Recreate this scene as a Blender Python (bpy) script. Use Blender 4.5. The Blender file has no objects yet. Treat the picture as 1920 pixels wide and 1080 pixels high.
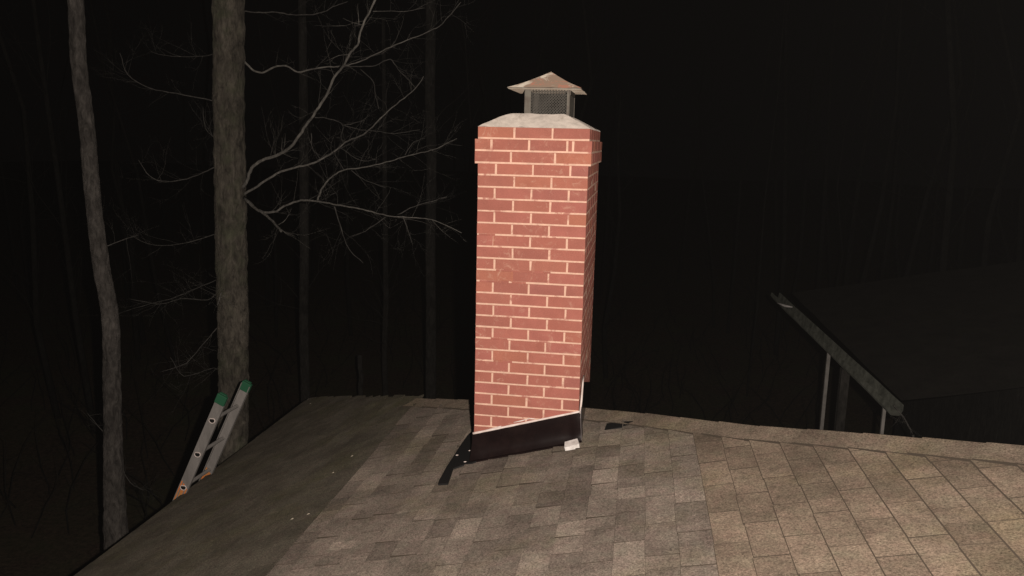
import bpy, bmesh, math, random
from mathutils import Vector, Matrix, noise
random.seed(7)
SC = bpy.context.scene
COL = SC.collection

# ------------------------------------------------------------ camera
YAW, PIT, ROL, FPX = -0.1555, 0.1822, 0.0228, 1490.47
CAMP = Vector((0.9077, -4.4467, -0.078))
cy, sy, cp, sp, cr, sr = (math.cos(YAW), math.sin(YAW), math.cos(PIT), math.sin(PIT), math.cos(ROL), math.sin(ROL))
F = Vector((sy*cp, cy*cp, -sp)); R0 = Vector((cy, -sy, 0)); U0 = R0.cross(F)
RT = cr*R0 + sr*U0; UP = -sr*R0 + cr*U0
cd = bpy.data.cameras.new('camera'); cam = bpy.data.objects.new('camera', cd); COL.objects.link(cam)
cam.matrix_world = Matrix(((RT.x, UP.x, -F.x, CAMP.x), (RT.y, UP.y, -F.y, CAMP.y), (RT.z, UP.z, -F.z, CAMP.z), (0, 0, 0, 1)))
cd.sensor_width = 36; cd.lens = 36*FPX/1920; cd.clip_end = 500; cd.clip_start = 0.05
SC.camera = cam
# ------------------------------------------------------------ night sky
w = bpy.data.worlds.new("World"); SC.world = w; w.use_nodes = True
bg = w.node_tree.nodes['Background']; bg.inputs[0].default_value = (0.0043, 0.0038, 0.0036, 1); bg.inputs[1].default_value = 0.12
# ------------------------------------------------------------ the flash held just beside the lens (the only light of the picture)
ld = bpy.data.lights.new('camera_flash', 'POINT'); ld.energy = 1180; ld.color = (1, 0.87, 0.77); ld.shadow_soft_size = 0.02
lo = bpy.data.objects.new('camera_flash', ld); COL.objects.link(lo); lo.location = CAMP + RT*0.16 + UP*0.05
SC.view_settings.view_transform = 'Standard'; SC.view_settings.look = 'None'
SC.view_settings.exposure = 0; SC.view_settings.gamma = 1
SC.render.engine = 'CYCLES'

# ------------------------------------------------------------ helpers
def ray(u, v): return F + RT*((u-960)/FPX) - UP*((v-540)/FPX)
def hit(u, v, n, d):
    r = ray(u, v); t = (d - n.dot(CAMP))/n.dot(r); return CAMP + r*t
def onY(u, v, y): return hit(u, v, Vector((0, 1, 0)), y)
def onX(u, v, x): return hit(u, v, Vector((1, 0, 0)), x)
def rnd(a, b): return random.uniform(a, b)

def link(o, parent=None):
    COL.objects.link(o)
    if parent is not None: o.parent = parent
    return o
def tag(o, label=None, cat=None, group=None, kind=None):
    if label: o['label'] = label
    if cat: o['category'] = cat
    if group: o['group'] = group
    if kind: o['kind'] = kind
    return o
def empty(name, loc, **k):
    o = bpy.data.objects.new(name, None); link(o); o.location = loc; o.empty_display_size = .1
    return tag(o, **k)
class MB:
    """collects geometry in world coordinates; build() links it as one mesh object"""
    def __init__(s): s.v = []; s.f = []; s.m = []; s.sm = []
    def poly(s, vs, fs, mi=0, smooth=False):
        b = len(s.v); s.v += [Vector(p) for p in vs]
        for f in fs: s.f.append([b+i for i in f]); s.m.append(mi); s.sm.append(smooth)
    def box(s, a, b, mi=0, jit=0):
        x0, y0, z0 = a; x1, y1, z1 = b
        vs = [(x, y, z) for z in (z0, z1) for y in (y0, y1) for x in (x0, x1)]
        if jit: vs = [(x+rnd(-jit, jit), y+rnd(-jit, jit), z+rnd(-jit, jit)) for x, y, z in vs]
        s.poly(vs, [(0, 2, 3, 1), (4, 5, 7, 6), (0, 1, 5, 4), (2, 6, 7, 3), (0, 4, 6, 2), (1, 3, 7, 5)], mi)
    def bar(s, a, b, w, h, up=Vector((0, 0, 1)), mi=0):
        a = Vector(a); b = Vector(b); d = (b-a).normalized(); x = d.cross(up)
        if x.length < 1e-4: x = d.cross(Vector((1, 0, 0)))
        x.normalize(); y = x.cross(d).normalized()
        vs = [p + x*(i*w/2) + y*(j*h/2) for p in (a, b) for j in (-1, 1) for i in (-1, 1)]
        s.poly(vs, [(0, 2, 3, 1), (4, 5, 7, 6), (0, 1, 5, 4), (2, 6, 7, 3), (0, 4, 6, 2), (1, 3, 7, 5)], mi)
    def prism(s, pts, off, mi=0):
        """polygon pts extruded by the vector off"""
        n = len(pts); off = Vector(off)
        s.poly([Vector(p) for p in pts] + [Vector(p)+off for p in pts],
               [tuple(range(n))[::-1], tuple(range(n, 2*n))] + [(i, (i+1) % n, n+(i+1) % n, n+i) for i in range(n)], mi)
    def tube(s, pts, rad, seg=8, mi=0, rough=0.0, rs=6.0, smooth=True):
        pts = [Vector(p) for p in pts]; n = len(pts); rings = []; ref = None
        vs = []
        for i, p in enumerate(pts):
            d = (pts[min(i+1, n-1)] - pts[max(i-1, 0)]).normalized()
            if ref is None:
                ref = d.cross(Vector((0.31, 0.9, 0.2)))
                if ref.length < .05: ref = d.cross(Vector((1, 0, 0)))
            ref = (ref - d*ref.dot(d)).normalized(); q = d.cross(ref)
            r = rad[i] if isinstance(rad, (list, tuple)) else rad
            for k in range(seg):
                a = 2*math.pi*k/seg
                o = ref*math.cos(a) + q*math.sin(a)
                rr = r
                if rough: rr = r*(1 + rough*(noise.noise((p+o*r)*rs) + .5*noise.noise((p+o*r)*rs*3)))
                vs.append(p + o*rr)
        fs = []
        for i in range(n-1):
            for k in range(seg):
                fs.append((i*seg+k, i*seg+(k+1) % seg, (i+1)*seg+(k+1) % seg, (i+1)*seg+k))
        fs.append(tuple(range(seg))[::-1]); fs.append(tuple(range((n-1)*seg, n*seg)))
        s.poly(vs, fs, mi, smooth)
    def build(s, name, mats, parent=None, bevel=0, **k):
        if not isinstance(mats, (list, tuple)): mats = [mats]
        o0 = parent.matrix_world.translation if parent is not None else Vector()
        if parent is not None:
            o0 = Vector(parent.location); q = parent.parent
            while q is not None: o0 = o0 + Vector(q.location); q = q.parent
        me = bpy.data.meshes.new(name); me.from_pydata([v - o0 for v in s.v], [], s.f)
        for m in mats: me.materials.append(m)
        for i, p in enumerate(me.polygons): p.material_index = s.m[i]; p.use_smooth = s.sm[i]
        bm = bmesh.new(); bm.from_mesh(me); bmesh.ops.recalc_face_normals(bm, faces=bm.faces)
        if bevel: bmesh.ops.bevel(bm, geom=bm.edges[:], offset=bevel, segments=1, affect='EDGES', clamp_overlap=True)
        bm.to_mesh(me); bm.free()
        o = bpy.data.objects.new(name, me); link(o, parent); tag(o, **k)
        return o

# ------------------------------------------------------------ materials
class NT:
    def __init__(s, name, rough=.9, spec=.2, metal=0):
        s.m = bpy.data.materials.new(name); s.m.use_nodes = True; s.t = s.m.node_tree; s.b = s.t.nodes['Principled BSDF']
        s.b.inputs['Roughness'].default_value = rough; s.b.inputs['Metallic'].default_value = metal
        s.b.inputs['Specular IOR Level'].default_value = spec
        if rough >= .8: s.b.inputs['Diffuse Roughness'].default_value = 1.0
        s.tc = s.n('ShaderNodeTexCoord').outputs['Object']
    def n(s, t, **k):
        n = s.t.nodes.new(t)
        for a, b in k.items(): setattr(n, a, b)
        return n
    def l(s, a, b): s.t.links.new(a, b)
    def noise(s, scale, det=4, rough=.6, vec=None, dist=0):
        n = s.n('ShaderNodeTexNoise'); n.inputs['Scale'].default_value = scale; n.inputs['Detail'].default_value = det
        n.inputs['Roughness'].default_value = rough; n.inputs['Distortion'].default_value = dist
        s.l(vec or s.tc, n.inputs['Vector']); return n.outputs['Fac']
    def ramp(s, x, stops):
        r = s.n('ShaderNodeValToRGB'); e = r.color_ramp.elements
        while len(e) < len(stops): e.new(.5)
        for i, (p, c) in enumerate(stops):
            e[i].position = p; e[i].color = (c, c, c, 1) if isinstance(c, (int, float)) else tuple(c)+(1,)
        s.l(x, r.inputs[0]); return r.outputs[0]
    def mix(s, fac, a, b, mode='MIX'):
        m = s.n('ShaderNodeMix', data_type='RGBA', blend_type=mode)
        for ix, v in ((0, fac), (6, a), (7, b)):
            sock = m.inputs[ix]
            if isinstance(v, (int, float)): sock.default_value = v if ix == 0 else (v, v, v, 1)
            elif isinstance(v, tuple): sock.default_value = v+(1,)
            else: s.l(v, sock)
        return m.outputs[2]
    def math(s, op, a, b=0.0):
        m = s.n('ShaderNodeMath', operation=op)
        for i, v in enumerate((a, b)):
            if isinstance(v, (int, float)): m.inputs[i].default_value = v
            else: s.l(v, m.inputs[i])
        return m.outputs[0]
    def isl(s): return s.n('ShaderNodeNewGeometry').outputs['Random Per Island']
    def color(s, c):
        if isinstance(c, tuple): s.b.inputs['Base Color'].default_value = c+(1,)
        else: s.l(c, s.b.inputs['Base Color'])
    def bump(s, h, st=.5, dist=.002):
        b = s.n('ShaderNodeBump'); b.inputs['Strength'].default_value = st; b.inputs['Distance'].default_value = dist
        s.l(h, b.inputs['Height']); s.l(b.outputs[0], s.b.inputs['Normal'])
    def stretch(s, sx, sy_, sz):
        m = s.n('ShaderNodeMapping'); m.inputs['Scale'].default_value = (sx, sy_, sz); s.l(s.tc, m.inputs['Vector']); return m.outputs[0]

def mat_shingle(name, lo_, hi_, moss=0.0, graint=.8):
    m = NT(name, .95, .12)
    base = m.ramp(m.isl(), [(0, lo_), (.22, tuple(.75*a+.25*b for a, b in zip(lo_, hi_))), (.55, tuple(.55*a+.45*b for a, b in zip(lo_, hi_))), (.86, tuple(.35*a+.65*b for a, b in zip(lo_, hi_))), (1, hi_)])
    blot = m.ramp(m.noise(3.4, 6, .72), [(.3, .62), (.7, 1.30)])
    c = m.mix(1, base, blot, 'MULTIPLY')
    g = m.noise(120, 4, .85)
    c = m.mix(1, c, m.ramp(g, [(.3, 1-graint), (.72, 1+graint)]), 'MULTIPLY')
    g2 = m.noise(45, 2, .7)
    c = m.mix(1, c, m.ramp(g2, [(.3, .84), (.7, 1.14)]), 'MULTIPLY')
    c = m.mix(1, c, m.mix(m.noise(14, 3, .7), (1.12, .97, 1.02), (.88, 1.03, .96)), 'MULTIPLY')
    # green-brown algae in soft blotches
    al = m.ramp(m.noise(1.3, 4, .7), [(.5, 0), (.72, .45+moss)])
    c = m.mix(al, c, m.mix(1, c, (.88, .95, .62), 'MULTIPLY'))
    m.color(c); m.bump(g, .6, .003); return m.m
M = {}
M['shingle'] = mat_shingle('asphalt_shingle', (.080, .063, .048), (.130, .102, .078))
M['shingle_b'] = mat_shingle('asphalt_shingle_worn', (.070, .058, .049), (.136, .113, .095))
M['shingle_cap'] = mat_shingle('cap_shingle', (.098, .078, .060), (.110, .088, .068))
M['lower_roof'] = mat_shingle('lower_roofing', (.047, .041, .032), (.061, .054, .043), .2, .9)  # lower slope, darker base colour than the upper shingles
m = NT('shingle_edge', .9, .1); m.color((.042, .034, .026)); M['edge'] = m.m

m = NT('brick', .85, .2)
base = m.ramp(m.isl(), [(0, (.31, .115, .090)), (.35, (.345, .127, .095)), (.65, (.36, .130, .106)), (.85, (.375, .146, .096)), (1, (.315, .118, .098))])
c = m.mix(1, base, m.ramp(m.noise(9, 5, .6), [(.3, .9), (.7, 1.09)]), 'MULTIPLY')
c = m.mix(1, c, m.ramp(m.noise(160, 2, .7), [(.3, .9), (.7, 1.1)]), 'MULTIPLY')
sm = m.math('MULTIPLY', m.ramp(m.noise(15, 6, .75, dist=1.4), [(.55, 0), (.70, .65)]), m.ramp(m.noise(3.1, 2), [(.40, 0), (.60, 1)]))
c = m.mix(sm, c, (.55, .36, .27))
c = m.mix(m.ramp(m.noise(24, 5, .8, dist=.5), [(.66, 0), (.76, .45)]), c, (.16, .06, .045))
c = m.mix(m.ramp(m.noise(5, 5, .6), [(.45, 0), (.75, .35)]), c, (.30, .10, .07)); m.color(c); m.bump(m.noise(120, 4, .7), .35, .002); m.b.inputs['Diffuse Roughness'].default_value = .22; M['brick'] = m.m
m = NT('mortar', .95, .1)
c = m.mix(1, (.68, .455, .35), m.ramp(m.noise(30, 4, .7), [(.3, .8), (.7, 1.08)]), 'MULTIPLY')
c = m.mix(m.ramp(m.noise(8, 5, .65), [(.555, 0), (.62, .9)]), c, (.40, .17, .135)); m.color(c)
m.bump(m.noise(90, 4), .5, .003); m.b.inputs['Diffuse Roughness'].default_value = .2; M['mortar'] = m.m

m = NT('concrete', .93, .15)
c = m.mix(1, (.48, .435, .39), m.ramp(m.noise(16, 7, .7), [(.3, .68), (.68, 1.10)]), 'MULTIPLY')
c = m.mix(m.ramp(m.noise(8, 6, .8, dist=.8), [(.52, 0), (.68, .7)]), c, (.22, .19, .155))
sx = m.n('ShaderNodeSeparateXYZ'); m.l(m.tc, sx.inputs[0])
wob = m.math('ADD', sx.outputs[0], m.math('MULTIPLY', m.noise(26, 3), .030))
cr1 = m.math('LESS_THAN', m.math('ABSOLUTE', m.math('SUBTRACT', wob, .264)), .0036)
c = m.mix(cr1, c, (.06, .05, .04)); m.color(c); m.bump(m.noise(60, 6, .7), .5, .004); M['concrete'] = m.m

m = NT('galvanised_rust', .82, .3, 0)
n1 = m.noise(7, 6, .65, dist=.6)
c = m.mix(m.ramp(n1, [(.40, 0), (.50, 1)]), (.55, .50, .42), (.25, .185, .14))
c = m.mix(m.ramp(m.noise(9, 5, .7, dist=.5), [(.54, 0), (.62, 1)]), c, (.36, .17, .12))
m.color(c); M['lid'] = m.m
m = NT('screen_metal', .6, .4, .35); m.color((.075, .07, .06)); M['screen'] = m.m
m = NT('strap_metal', .6, .4, .3)
m.color(m.mix(m.ramp(m.noise(20, 4), [(.4, 0), (.6, 1)]), (.115, .107, .088), (.08, .065, .052))); M['strap'] = m.m
m = NT('lid_underside', .85, .2); m.color(m.mix(m.ramp(m.noise(12, 4), [(.4, 0), (.6, 1)]), (.40, .36, .30), (.28, .22, .17))); M['under'] = m.m
m = NT('black_flashing', .26, .22)
c = m.mix(m.ramp(m.noise(6, 6, .7), [(.45, 0), (.75, 1)]), (.007, .0035, .0035), (.014, .0075, .007)); m.color(c)
m.bump(m.noise(3.2, 2), .3, .02); M['flashing'] = m.m
m = NT('black_membrane', .7, .3); m.color((.010, .010, .010)); m.bump(m.noise(30, 4), .5, .004); M['membrane'] = m.m
m = NT('grey_flashing', .5, .4); m.color((.10, .085, .085)); M['grey_flashing'] = m.m
m = NT('caulk', .6, .4); m.color(m.mix(m.ramp(m.noise(25, 4), [(.4, 0), (.7, 1)]), (.78, .70, .66), (.60, .48, .43))); M['caulk'] = m.m
m = NT('white_plastic', .4, .5); m.color(m.mix(m.ramp(m.noise(30, 4), [(.4, 0), (.65, 1)]), (.66, .64, .62), (.48, .46, .44))); M['white'] = m.m
m = NT('aluminium', .55, .5, .3)
c = m.mix(1, (.33, .315, .30), m.ramp(m.noise(14, 5, .7, m.stretch(1, 1, .25)), [(.3, .75), (.7, 1.15)]), 'MULTIPLY'); m.color(c); M['alu'] = m.m
m = NT('green_plastic', .6, .3); m.color((.022, .115, .058)); M['green'] = m.m
m = NT('orange_label', .6, .3); m.color(m.mix(m.ramp(m.noise(14, 3), [(.4, 0), (.6, 1)]), (.75, .23, .05), (.55, .26, .09))); M['orange'] = m.m
m = NT('black_hole', .8, .1); m.color((.01, .01, .01)); M['hole'] = m.m
def bark(name, a, b, green=None, sc=1):
    m = NT(name, .95, .1)
    v = m.stretch(1, 1, .35)
    n1 = m.noise(22*sc, 6, .75, v, .6)
    c = m.mix(m.ramp(n1, [(.32, 0), (.68, 1)]), a, b)
    c = m.mix(1, c, m.ramp(m.noise(2.2, 4, .6), [(.3, .75), (.7, 1.2)]), 'MULTIPLY')
    if green: c = m.mix(m.ramp(m.noise(3.5, 5, .6), [(.5, 0), (.7, .7)]), c, green)
    c = m.mix(1, c, m.ramp(m.noise(9*sc, 6, .8, m.stretch(1, 1, .5), .4), [(.3, .6), (.7, 1.35)]), 'MULTIPLY')
    m.color(c); m.bump(n1, 1, .04); return m.m
M['bark'] = bark('grey_brown_bark', (.03, .027, .023), (.15, .135, .11), (.08, .09, .055))
M['bark2'] = bark('pale_bark', (.025, .023, .021), (.125, .115, .105))
M['twig'] = bark('twig_bark', (.045, .043, .040), (.115, .11, .10))
M['limb'] = bark('limb_bark', (.09, .086, .078), (.21, .20, .18))
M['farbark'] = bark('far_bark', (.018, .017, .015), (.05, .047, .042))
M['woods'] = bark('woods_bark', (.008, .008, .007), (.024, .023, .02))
m = NT('weathered_rail', .85, .2)
c = m.mix(m.ramp(m.noise(7, 5, .7), [(.35, 0), (.65, 1)]), (.035, .038, .031), (.095, .10, .085)); m.color(c); M['rail'] = m.m
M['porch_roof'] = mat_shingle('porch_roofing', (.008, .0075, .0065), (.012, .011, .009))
m = NT('white_paint', .6, .3); m.color(m.mix(m.ramp(m.noise(9, 5), [(.4, 0), (.7, 1)]), (.30, .29, .27), (.19, .18, .165))); M['paint'] = m.m
m = NT('siding', .7, .3); m.color((.35, .32, .29)); M['siding'] = m.m
m = NT('leaf_litter', 1, .05)
c = m.mix(m.ramp(m.noise(14, 6, .8), [(.35, 0), (.65, 1)]), (.020, .016, .012), (.085, .062, .045))
c = m.mix(m.ramp(m.noise(.7, 4), [(.45, 0), (.65, .6)]), c, (.05, .06, .03)); m.color(c); m.bump(m.noise(18, 5, .8), 1, .05); M['litter'] = m.m
m = NT('dry_leaf', .8, .2); m.color((.36, .32, .26)); M['leaf'] = m.m

# ------------------------------------------------------------ ground
GZ = -5.9
bm = MB(); N = 60; S = 140
vs = []
for j in range(N+1):
    for i in range(N+1):
        a = (i/N*2-1); b = (j/N*2-1); x = a*abs(a)*S; y = b*abs(b)*S
        d = max(0, math.hypot(x, y)-8)
        vs.append((x, y, GZ + .25*noise.noise(Vector((x*.15, y*.15, 0))) + .02*d*noise.noise(Vector((x*.03, y*.03, 3)))))
bm.poly(vs, [(j*(N+1)+i, j*(N+1)+i+1, (j+1)*(N+1)+i+1, (j+1)*(N+1)+i) for j in range(N) for i in range(N)], 0, True)
bm.build('ground', M['litter'], kind='structure')

# ------------------------------------------------------------ roof geometry
SL = 0.28011; NR = Vector((-SL, 0, 1)); DR = -1.80316 - SL*0.64698
def zr(x): return SL*x + DR                      # shingled slope
def onR(u, v, up=0): return hit(u, v, NR, DR+up)
XF = -0.83                                       # fold: below it the roof is steeper
S2 = 0.45
def z2(x): return zr(XF) + S2*(x-XF)
N2 = Vector((-S2, 0, 1)); D2 = zr(XF) - S2*XF
HIP = [(6.0, -3.95), (3.4, -1.80), (2.533, -1.065), (1.987, -.611), (1.589, -.303), (.979, .271), (.672, .530), (-.271, 1.300), (XF, 1.70)]
def hipy(x):
    for (a, b), (c_, d) in zip(HIP, HIP[1:]):
        if c_ <= x <= a: return b + (d-b)*(x-a)/(c_-a)
    return HIP[0][1] if x > HIP[0][0] else HIP[-1][1]
XRIDGE = 4.4; YNEAR = -9.0
house = empty('house', (1.0, -3.0, GZ), label='house roof of worn grey-brown asphalt shingles with a red brick chimney through its hip', cat='house')
W, D, P = 0.6213, 1.10, 0.0677

# shingles: every course a row of thin tabs, their butts a few millimetres proud of the course below
def clip_hip(poly):
    # keep the part of the polygon on the near side of the hip line (local straight segment)
    x = sum(p[0] for p in poly)/len(poly)
    y1, y2 = hipy(x-.1), hipy(x+.1); s = (y2-y1)/.2; c0 = hipy(x)
    f = lambda p: c0 + s*(p[0]-x) - p[1]
    out = []
    for i in range(len(poly)):
        a, b = poly[i], poly[(i+1) % len(poly)]; fa, fb = f(a), f(b)
        if fa >= 0: out.append(a)
        if (fa >= 0) != (fb >= 0):
            t = fa/(fa-fb); out.append((a[0]+t*(b[0]-a[0]), a[1]+t*(b[1]-a[1])))
    return out
sh = MB()
EX = 0.1302; X0 = 1.265
k0 = math.ceil((XF - X0)/EX)
def tab(x0, x1, ya, yb, th, lift, jx):
    """a tab from its butt at x0 up to x1, between ya and yb"""
    poly = clip_hip([(x0+jx, ya), (x1+.02, ya), (x1+.02, yb), (x0+jx, yb)])
    if len(poly) < 3: return
    top = []; bot = []
    for (x, y) in poly:
        t = 1-(x-x0)/(x1+.02-x0)
        z = zr(x) + .0015 + (th+lift)*max(t, 0) + .0004
        top.append((x, y, z)); bot.append((x, y, zr(x) - .006 + lift*max(t, 0)*.4))
    n = len(top)
    b = len(sh.v); sh.v += [Vector(p) for p in bot+top]
    sh.f.append([b+n+i for i in range(n)]); sh.m.append(2 if x0 < 1.14 else 0); sh.sm.append(False)
    for i in range(n):
        a, c_ = poly[i], poly[(i+1) % n]
        isb = abs(a[0]-x0-jx) < .002 and abs(c_[0]-x0-jx) < .002
        sh.f.append([b+i, b+(i+1) % n, b+n+(i+1) % n, b+n+i]); sh.m.append(1); sh.sm.append(False)
k = k0
while X0 + k*EX < XRIDGE:
    x0 = X0 + k*EX; x1 = x0+EX
    y = YNEAR + rnd(0, .1); reg = x0 > 0.75
    ymax = hipy(x0)+.25
    if reg:
        y = YNEAR + (0 if k % 2 else .137) + rnd(-.02, .02)
        while y < ymax:
            L = .274; gap = rnd(.003, .007)
            # a tab is sometimes two tones of granules meeting edge to edge
            r = random.random(); jx = rnd(-.003, .003); lf = rnd(0, .002)
            if r < .42:
                s = rnd(.3, .7)*L
                tab(x0, x1, y, y+s-.0005, .009, lf, jx); tab(x0, x1, y+s+.0005, y+L-gap, .009, lf, jx)
            else: tab(x0, x1, y, y+L-gap, .009, lf, jx)
            y += L
    else:
        while y < ymax:
            L = rnd(.09, .26); gap = .003
            th = random.choice((.006, .006, .010, .013))
            tab(x0, x1, y, y+L-gap, th, rnd(0, .003), rnd(-.004, .006))
            y += L
    k += 1
sh.build('shingle_slope', [M['shingle'], M['edge'], M['shingle_b']], house)
# deck under the shingles and the steeper lower roof
xe = None
E1 = hit(340, 930, N2, D2); XE = E1.x
C0 = hit(600, 745, N2, D2); XE2 = XE
dk = MB()
hp = [(x, y, zr(x)-.012) for x, y in HIP if x <= XRIDGE]; hx = hipy(XRIDGE)
top = [(XRIDGE, YNEAR, zr(XRIDGE)-.012), (XRIDGE, hx, zr(XRIDGE)-.012)] + hp + [(XF, YNEAR, zr(XF)-.012)]
dk.prism(top, (0, 0, -.05))
# far side of the hip and right side of the ridge, out of sight behind the hip
far = MB()
def fz(y, x0, y0): return zr(x0) - .03 - .60*(y-y0)
for (a, b), (c_, d) in zip(hp and [(h[0], h[1]) for h in hp], [(h[0], h[1]) for h in hp][1:]):
    far.poly([(a, b, zr(a)-.012), (c_, d, zr(c_)-.012), (c_, 4.6, fz(4.6, c_, d)), (a, 4.6, fz(4.6, a, b))], [(0, 1, 2, 3)])
far.poly([(XRIDGE, YNEAR, zr(XRIDGE)-.012), (XRIDGE, hx, zr(XRIDGE)-.012), (8.5, hx+.0, zr(XRIDGE)-1.2), (8.5, YNEAR, zr(XRIDGE)-1.2)], [(0, 1, 2, 3)])
far.poly([(XRIDGE, hx, zr(XRIDGE)-.012), (XRIDGE, 4.6, fz(4.6, XRIDGE, hx)), (8.5, 4.6, zr(XRIDGE)-2.3), (8.5, hx, zr(XRIDGE)-1.2)], [(0, 1, 2, 3)])
far.build('far_slope', M['shingle'], house)
dk.build('roof_deck', M['edge'], house)
# steep lower roof: many small facets following a slightly uneven sheet
st = MB(); nx, ny = 24, 70
CY = C0.y; foldY = hit(770, 750, N2, D2).y
vs = []
for i in range(nx+1):
    t = i/nx; x = XF + (XE-XF)*t
    yend = foldY + (CY-foldY)*(t*(XE-XF)/(C0.x-XF))
    for j in range(ny+1):
        y = YNEAR + (yend-YNEAR)*j/ny
        vs.append((x, y, z2(x) - (.001 if i else .004) + .010*noise.noise(Vector((x*2.2, y*2.2, 1)))*min(1, i/3)))
st.poly(vs, [(i*(ny+1)+j, i*(ny+1)+j+1, (i+1)*(ny+1)+j+1, (i+1)*(ny+1)+j) for i in range(nx) for j in range(ny)], 0, True)
def tab2(x0, x1, ya, yb, th, lift):
    lim = foldY + (CY-foldY)*((XF-x1)/(XF-C0.x)) - .01; lim0 = foldY + (CY-foldY)*((XF-x0)/(XF-C0.x)) - .01
    if ya > lim - .03: return
    yc = min(yb, lim0); yb = min(yb, lim)
    b = len(st.v); jx = rnd(-.003, .003)
    P4 = [(x0+jx, ya), (x1+.02, ya), (x1+.02, yb), (x0+jx, yc)]
    up_ = [Vector((x, y, z2(x)+.010+(th+lift)*(1-(x-x0)/(x1+.02-x0)))) for x, y in P4]; dn = [Vector((x, y, z2(x)-.004)) for x, y in P4]
    st.v += dn+up_; st.f.append([b+4, b+5, b+6, b+7]); st.m.append(0); st.sm.append(False)
    for i in range(4): st.f.append([b+i, b+(i+1) % 4, b+4+(i+1) % 4, b+4+i]); st.m.append(1 if i == 3 else 0); st.sm.append(False)
xk = XE+.004
while xk < XF-.01:
    xn = min(xk+.124, XF+.004); y = -2.6+rnd(0, .2)
    while y < CY:
        L = rnd(.12, .3); tab2(xk, xn, y, y+L-.003, random.choice((.004, .005, .007)), rnd(0, .002)); y += L
    xk += .124
st.build('lower_slope', [M['lower_roof'], M['edge']], house)
yend = foldY + (CY-foldY)*((XE-XF)/(C0.x-XF))
fa = MB()
fa.box((XE-.02, YNEAR, z2(XE)-.16), (XE-.002, yend, z2(XE)-.012))
fa.build('gutter_board', M['siding'], house)
lf = MB()
lf.poly([(XF, foldY, z2(XF)-.01), (XE, yend, z2(XE)-.01), (XE, 4.6, z2(XE)-.35), (XF, 4.6, fz(4.6, XF, 1.7))], [(0, 1, 2, 3)])
lf.build('far_lower_slope', M['lower_roof'], house)
wl = MB()
wl.box((XE+.45, YNEAR+.3, GZ-.2), (8.1, 4.2, z2(XE)-.25))
wl.build('wall', M['siding'], house)
# hip caps: folded shingles lapped along the hip
cap = MB()
def hip_pt(s):
    pts = [Vector((x, y, zr(x))) for x, y in HIP if x <= XRIDGE+.1]
    acc = 0
    for a, b in zip(pts, pts[1:]):
        L = (b-a).length
        if acc+L >= s: return a + (b-a)*((s-acc)/L), (b-a).normalized()
        acc += L
    return pts[-1], (pts[-1]-pts[-2]).normalized()
tot = sum(((Vector((a[0], a[1], zr(a[0])))-Vector((b[0], b[1], zr(b[0])))).length) for a, b in zip(HIP[1:], HIP[2:]))
s = tot
EXC = .27
while s > 0:
    rings = []
    jl = rnd(-.008, .008); wz = rnd(.0, .003)
    for q, (ds, hh) in enumerate(((0, .004), (EXC*.5, .010), (EXC+.005, .0165), (EXC+.0055, .006))):
        pass
    secs = []
    prof = (-.165, -.12, -.075, -.035, -.012, .012, .035, .075, .12, .16)
    for ds, hh in ((-.02, .0035), (EXC*.5, .006), (EXC+.01+jl, .0080)):
        p, d = hip_pt(max(s - EXC + ds, 0.0)); side = Vector((d.y, -d.x, 0)).normalized()   # towards +Y far side? sign fixed below
        if side.y > 0: side = -side                  # side points to the near slope
        row = []
        for tt in prof:
            q = p + side*(tt if True else 0)
            if tt > 0: q.z = zr(q.x) + .004
            else: q.z = p.z + tt*.62 + .004
            rise = .012*math.exp(-(tt/.07)**2)
            q.z += hh + rise + wz + .004*(tt > .14)
            row.append(q)
        secs.append(row)
    low = [v + Vector((0, 0, -.006)) for v in secs[2]]
    n = len(prof); vs = secs[0]+secs[1]+secs[2]+[v.copy() for v in secs[2]]+low
    fs = []
    for r in range(2):
        for i in range(n-1): fs.append((r*n+i, r*n+i+1, (r+1)*n+i+1, (r+1)*n+i))
    b0 = len(cap.v)
    cap.poly(vs, fs, 0, True)
    for i in range(n-1): cap.f.append([b0+3*n+i, b0+3*n+i+1, b0+4*n+i+1, b0+4*n+i]); cap.m.append(1); cap.sm.append(False)
    for r in range(2):
        a0, a1 = r*n+n-1, (r+1)*n+n-1
        p0, p1 = secs[r][-1], secs[r+1][-1]; e0 = len(cap.v); cap.v += [p0+Vector((0, -.0008, 0)), p1+Vector((0, -.0008, 0)), p1+Vector((0, -.001, -.016)), p0+Vector((0, -.001, -.016))]
        cap.f.append([e0, e0+1, e0+2, e0+3]); cap.m.append(1); cap.sm.append(False)  # near edge; its dark strip also stands in for the shade under the cap
    s -= EXC
cap.build('hip_cap', [M['shingle_cap'], M['edge']], house)
# dark flat patch right of the chimney
tp = MB()
pt = [onR(u, v, .012) for u, v in ((1132.6, 806.7), (1137.8, 793.5), (1173, 790), (1204.4, 788.5), (1203, 791.5), (1178, 796.5), (1163, 801))]
tp.prism(pt, (0, 0, -.008)); tp.build('dark_patch', M['membrane'], house, label='dark flat patch right of the chimney')

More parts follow.
